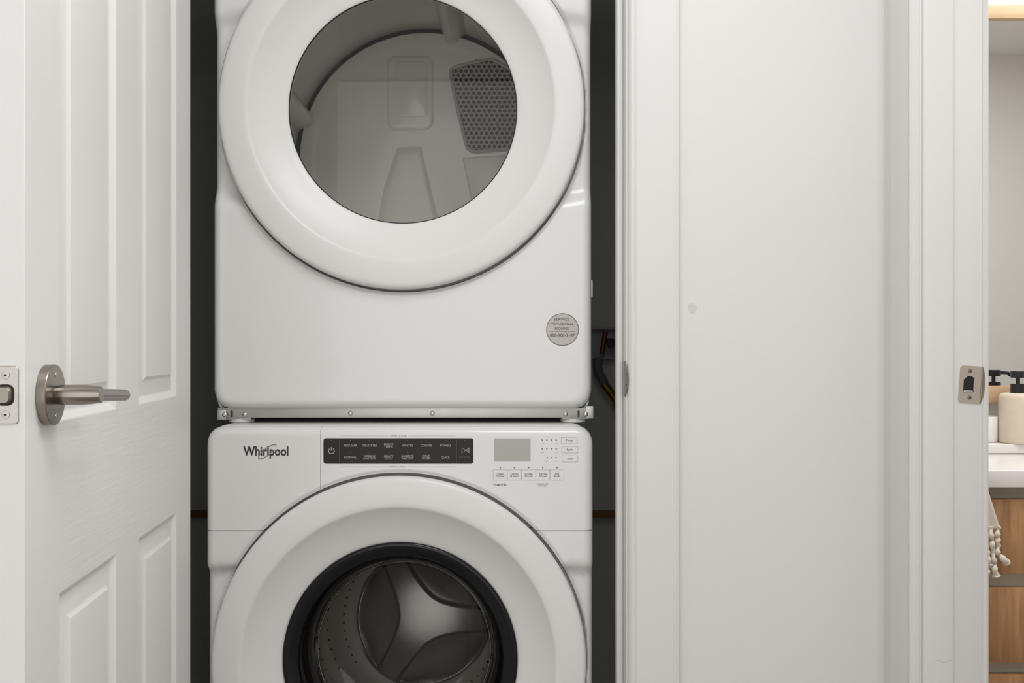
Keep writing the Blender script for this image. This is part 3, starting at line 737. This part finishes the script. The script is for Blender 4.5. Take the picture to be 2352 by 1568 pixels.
bm = bmesh.new(); lathe(bm, [(.012, yb-.035), (.012, yb-.02), (.006, yb-.003)], (X(1401, yb), 0, Z(787, yb)), 'Y', 20, True, False); kb(obj('valve_knob', bm, M_rubber))
bm = bmesh.new(); pts = [P(1374, 826, yb-.02), P(1372, 842, yb-.03), P(1376, 858, yb-.03), P(1388, 880, yb-.03)]
tube(bm, pts, .012, 12); tag(obj('drain_hose', bm, M_hose), 'dark grey hose hanging below the outlet box behind the dryer', 'hose')
bm = bmesh.new(); pts = [P(1386, 880, yb-.028), P(1400, 898, yb-.03), P(1416, 920, yb-.03), P(1424, 960, yb-.03)]
tube(bm, pts, .0105, 12); tag(obj('supply_pipe', bm, M_brass), 'brassy water pipe slanting down beside the dryer in the dark gap', 'pipe')
lo = tag(bx('wooden_ledge', M_ledge, None, -.90, .43, yb-.02, yb+.004, Z(1185, yb), Z(1172, yb), .001), 'narrow brown wooden ledge across the closet back wall behind the washer', 'ledge')

# ------------------------------------------------------------------ bathroom
yv = 2.40; yk = 2.87; xl = .76; xr_ = 2.2
van = empty('vanity_cabinet', (1.48, 2.63, 0), label='oak vanity cabinet with grey finger channels between its drawers', cat='vanity')
def vk(o): return keep(o, van)
bm = bmesh.new(); ztop = Z(1120, 2.38); box(bm, xl, xr_, yv+.025, yk-.02, .08, ztop); vk(obj('carcass', bm, M_channel))
def ychan(za, zb):
    bm = bmesh.new(); prof = []
    for k in range(9): a = PI/2*k/8; prof.append((yv+.004+.018*math.sin(a), zb+(za-zb)*(1-math.cos(a)*.0-k/8)))
    rings = [[(x, y, z) for y, z in prof] for x in (xl, xr_)]
    ring_mesh(bm, rings, False); bmesh.ops.recalc_face_normals(bm, faces=bm.faces); vk(obj('finger_channel', bm, M_channel))
zz = [(1147, 1318), (1350, 1522), (1550, 1720)]
prev = 1121
for a, b in zz:
    ychan(Z(prev, yv), Z(a, yv)); vk(bx('drawer_front', M_woodd, None, xl+.002, 1.475, yv, yv+.02, Z(b, yv), Z(a, yv), .001))
    vk(bx('drawer_front', M_woodd, None, 1.479, xr_, yv, yv+.02, Z(b, yv), Z(a, yv), .001)); prev = b
vk(bx('plinth', M_channel, None, xl+.02, xr_-.02, yv+.05, yk-.02, 0, .08))
tag(bx('countertop', M_counter, None, xl-.02, xr_+.01, 2.38, yk, ztop, Z(1080, 2.38), .0025, 3), 'thick white countertop on the oak vanity', 'countertop')
zct = Z(1080, 2.38); zl = zct+.0255
tag(bx('counter_ledge', M_counter, None, xl-.02, xr_+.01, 2.73, yk, zct+.0015, zl, .003, 3), 'low white raised ledge running along the back of the countertop', 'ledge')
# mirror
ym = 2.835
mir = empty('mirror', (1.45, yk, Z(924, ym)), label='large wall mirror in a flat pale oak frame above the vanity', cat='mirror')
def mk(o): return keep(o, mir)
zt0, zt1, zb0, zb1 = Z(42, ym-.012), Z(10, ym-.012), Z(924, ym-.012), Z(886, ym-.012); xm0, xm1 = .86, 2.05
mk(bx('frame_rail', M_woodf, None, xm0, xm1, ym-.012, yk, zt0, zt1, .001)); mk(bx('frame_rail', M_woodf, None, xm0, xm1, ym-.012, yk, zb0, zb1, .001))
mk(bx('frame_stile', M_woodf, None, xm0, xm0+.04, ym-.012, yk, zb1, zt0, .001)); mk(bx('frame_stile', M_woodf, None, xm1-.04, xm1, ym-.012, yk, zb1, zt0, .001))
mk(bx('mirror_glass', M_mirror, None, xm0+.04, xm1-.04, ym, yk, zb1, zt0))
# vanity lamp above (out of frame, lights the wall)
vl = empty('vanity_light', (1.5, yk, 2.24), label='wall lamp bar above the oak-framed mirror', cat='lamp')
M_glow = bpy.data.materials.new('lamp_glow'); M_glow.use_nodes = True
e_ = M_glow.node_tree.nodes['Principled BSDF']; e_.inputs['Emission Color'].default_value = (1, .93, .85, 1); e_.inputs['Emission Strength'].default_value = 3
keep(bx('lamp_base', M_nickel, None, 1.2, 1.8, 2.80, 2.87, 2.26, 2.32, .004), vl)
bm = bmesh.new(); tube(bm, [(1.15, 2.79, 2.26), (1.85, 2.79, 2.26)], .028, 20); keep(obj('lamp_shade', bm, M_glow), vl)
# beige soap dispenser
dd = 2.765; cx = X(2338, dd)
sd = empty('soap_dispenser', (cx, dd, zl), label='beige stoneware soap dispenser with a black pump on the counter ledge', cat='soap dispenser')
R_ = .0465; hb_ = Z(902, dd)-zl
bm = bmesh.new(); lathe(bm, [(0, 0), (R_-.004, 0), (R_-.001, .002), (R_, .006), (R_, hb_-.014), (R_-.0015, hb_-.007), (R_-.006, hb_-.002), (R_-.012, hb_), (0, hb_)], (0, 0, 0), 'Z', 64)
bmesh.ops.remove_doubles(bm, verts=bm.verts, dist=1e-6)
obj('bottle', bm, M_beige, sd, ang=60)
hz = lambda py: Z(py, dd)-zl
def cyl(name, r, py1, py0, parent, m):
    bm = bmesh.new(); z0, z1 = hz(py0), hz(py1); lathe(bm, [(0, z0), (r, z0), (r, z1-.0008), (r-.0008, z1), (0, z1)], (0, 0, 0), 'Z', 32); return obj(name, bm, m, parent)
cyl('collar', .0182, 881, 902, sd, M_blackp); cyl('pump_stem', .0052, 865, 882, sd, M_blackp); ph = cyl('pump_head', .0182, 852, 867, sd, M_blackp)
bm = bmesh.new(); tube(bm, [(0, 0, hz(859)), (.03, -.008, hz(859)), (.045, -.012, hz(860)), (.05, -.013, hz(866))], .0045, 12); obj('spout', bm, M_blackp, sd)
# white cup
dc = 2.80; cx = X(2258, dc); rc = X(2290.5, dc)-cx
cup = empty('white_cup', (cx, dc-.0, zl), label='white porcelain cup beside the beige soap dispenser', cat='cup')
hc = Z(955, dc)-zl
bm = bmesh.new(); lathe(bm, [(0, 0), (rc-.004, 0), (rc-.001, .003), (rc, .008), (rc+.0005, hc-.002), (rc-.001, hc), (rc-.003, hc-.001), (rc-.004, .006), (0, .005)], (0, 0, 0), 'Z', 48); obj('cup_body', bm, M_porc, cup, ang=60)
# towel over the counter edge with knotted fringe
tw = empty('hand_towel', (1.0, 2.36, .9), label='cream fringed hand towel hanging over the front of the oak vanity', cat='towel')
yt_ = 2.355
bm = bmesh.new(); rows = []
NYT = 26
left0 = .93
for k in range(NYT+1):
    t = k/NYT
    if t < .12:      # on the counter
        u = t/.12; yy_ = 2.46-(2.46-yt_-.012)*u; zz_ = zct+.006; hem = X(2262, 2.37)
    else:
        u = (t-.12)/.88; py = 1076+(1212-1076)*u; zz_ = Z(py, yt_); yy_ = yt_-.004*math.sin(u*3); hem = X(2262+max(0, (py-1110))*.31 if py < 1212 else 2293, yt_)
    row = []
    for q in range(25):
        v = q/24; row.append((left0+(hem-left0)*v, yy_+.006*math.sin(v*16+u*1.2)*(.3+.7*u if t >= .12 else .2), zz_))
    rows.append(row)
ring_mesh(bm, rows, False); o = keep(obj('towel_cloth', bm, M_towel, ang=80), tw); md = o.modifiers.new('thick', 'SOLIDIFY'); md.thickness = .004
bm = bmesh.new(); xh = X(2293, yt_)
for k in range(4):
    bm2 = bmesh.new(); xa = xh-.004-.016*k; pts = []; rr = []
    L_ = (1290, 1322, 1300, 1316)[k]; dxe = (2308, 2284, 2270, 2262)[k]
    for i in range(40):
        t = i/39; py = 1208+(L_-1208)*t; px_ = (xa/yt_*F+PX0)+ (dxe-(xa/yt_*F+PX0))*(sm(.72, 1, t) if k == 0 else t)
        tw_ = .0035*math.sin(t*26+k)
        pts.append((X(px_, yt_)+tw_*.6, yt_-.006+tw_, Z(py, yt_))); rr.append(.0052+.0016*math.sin(t*38+k)+(.0035*sm(.86, .96, t)))
    tube(bm2, pts, rr, 8); keep(obj('tassel', bm2, M_towel, ang=80), tw)
bm.free()
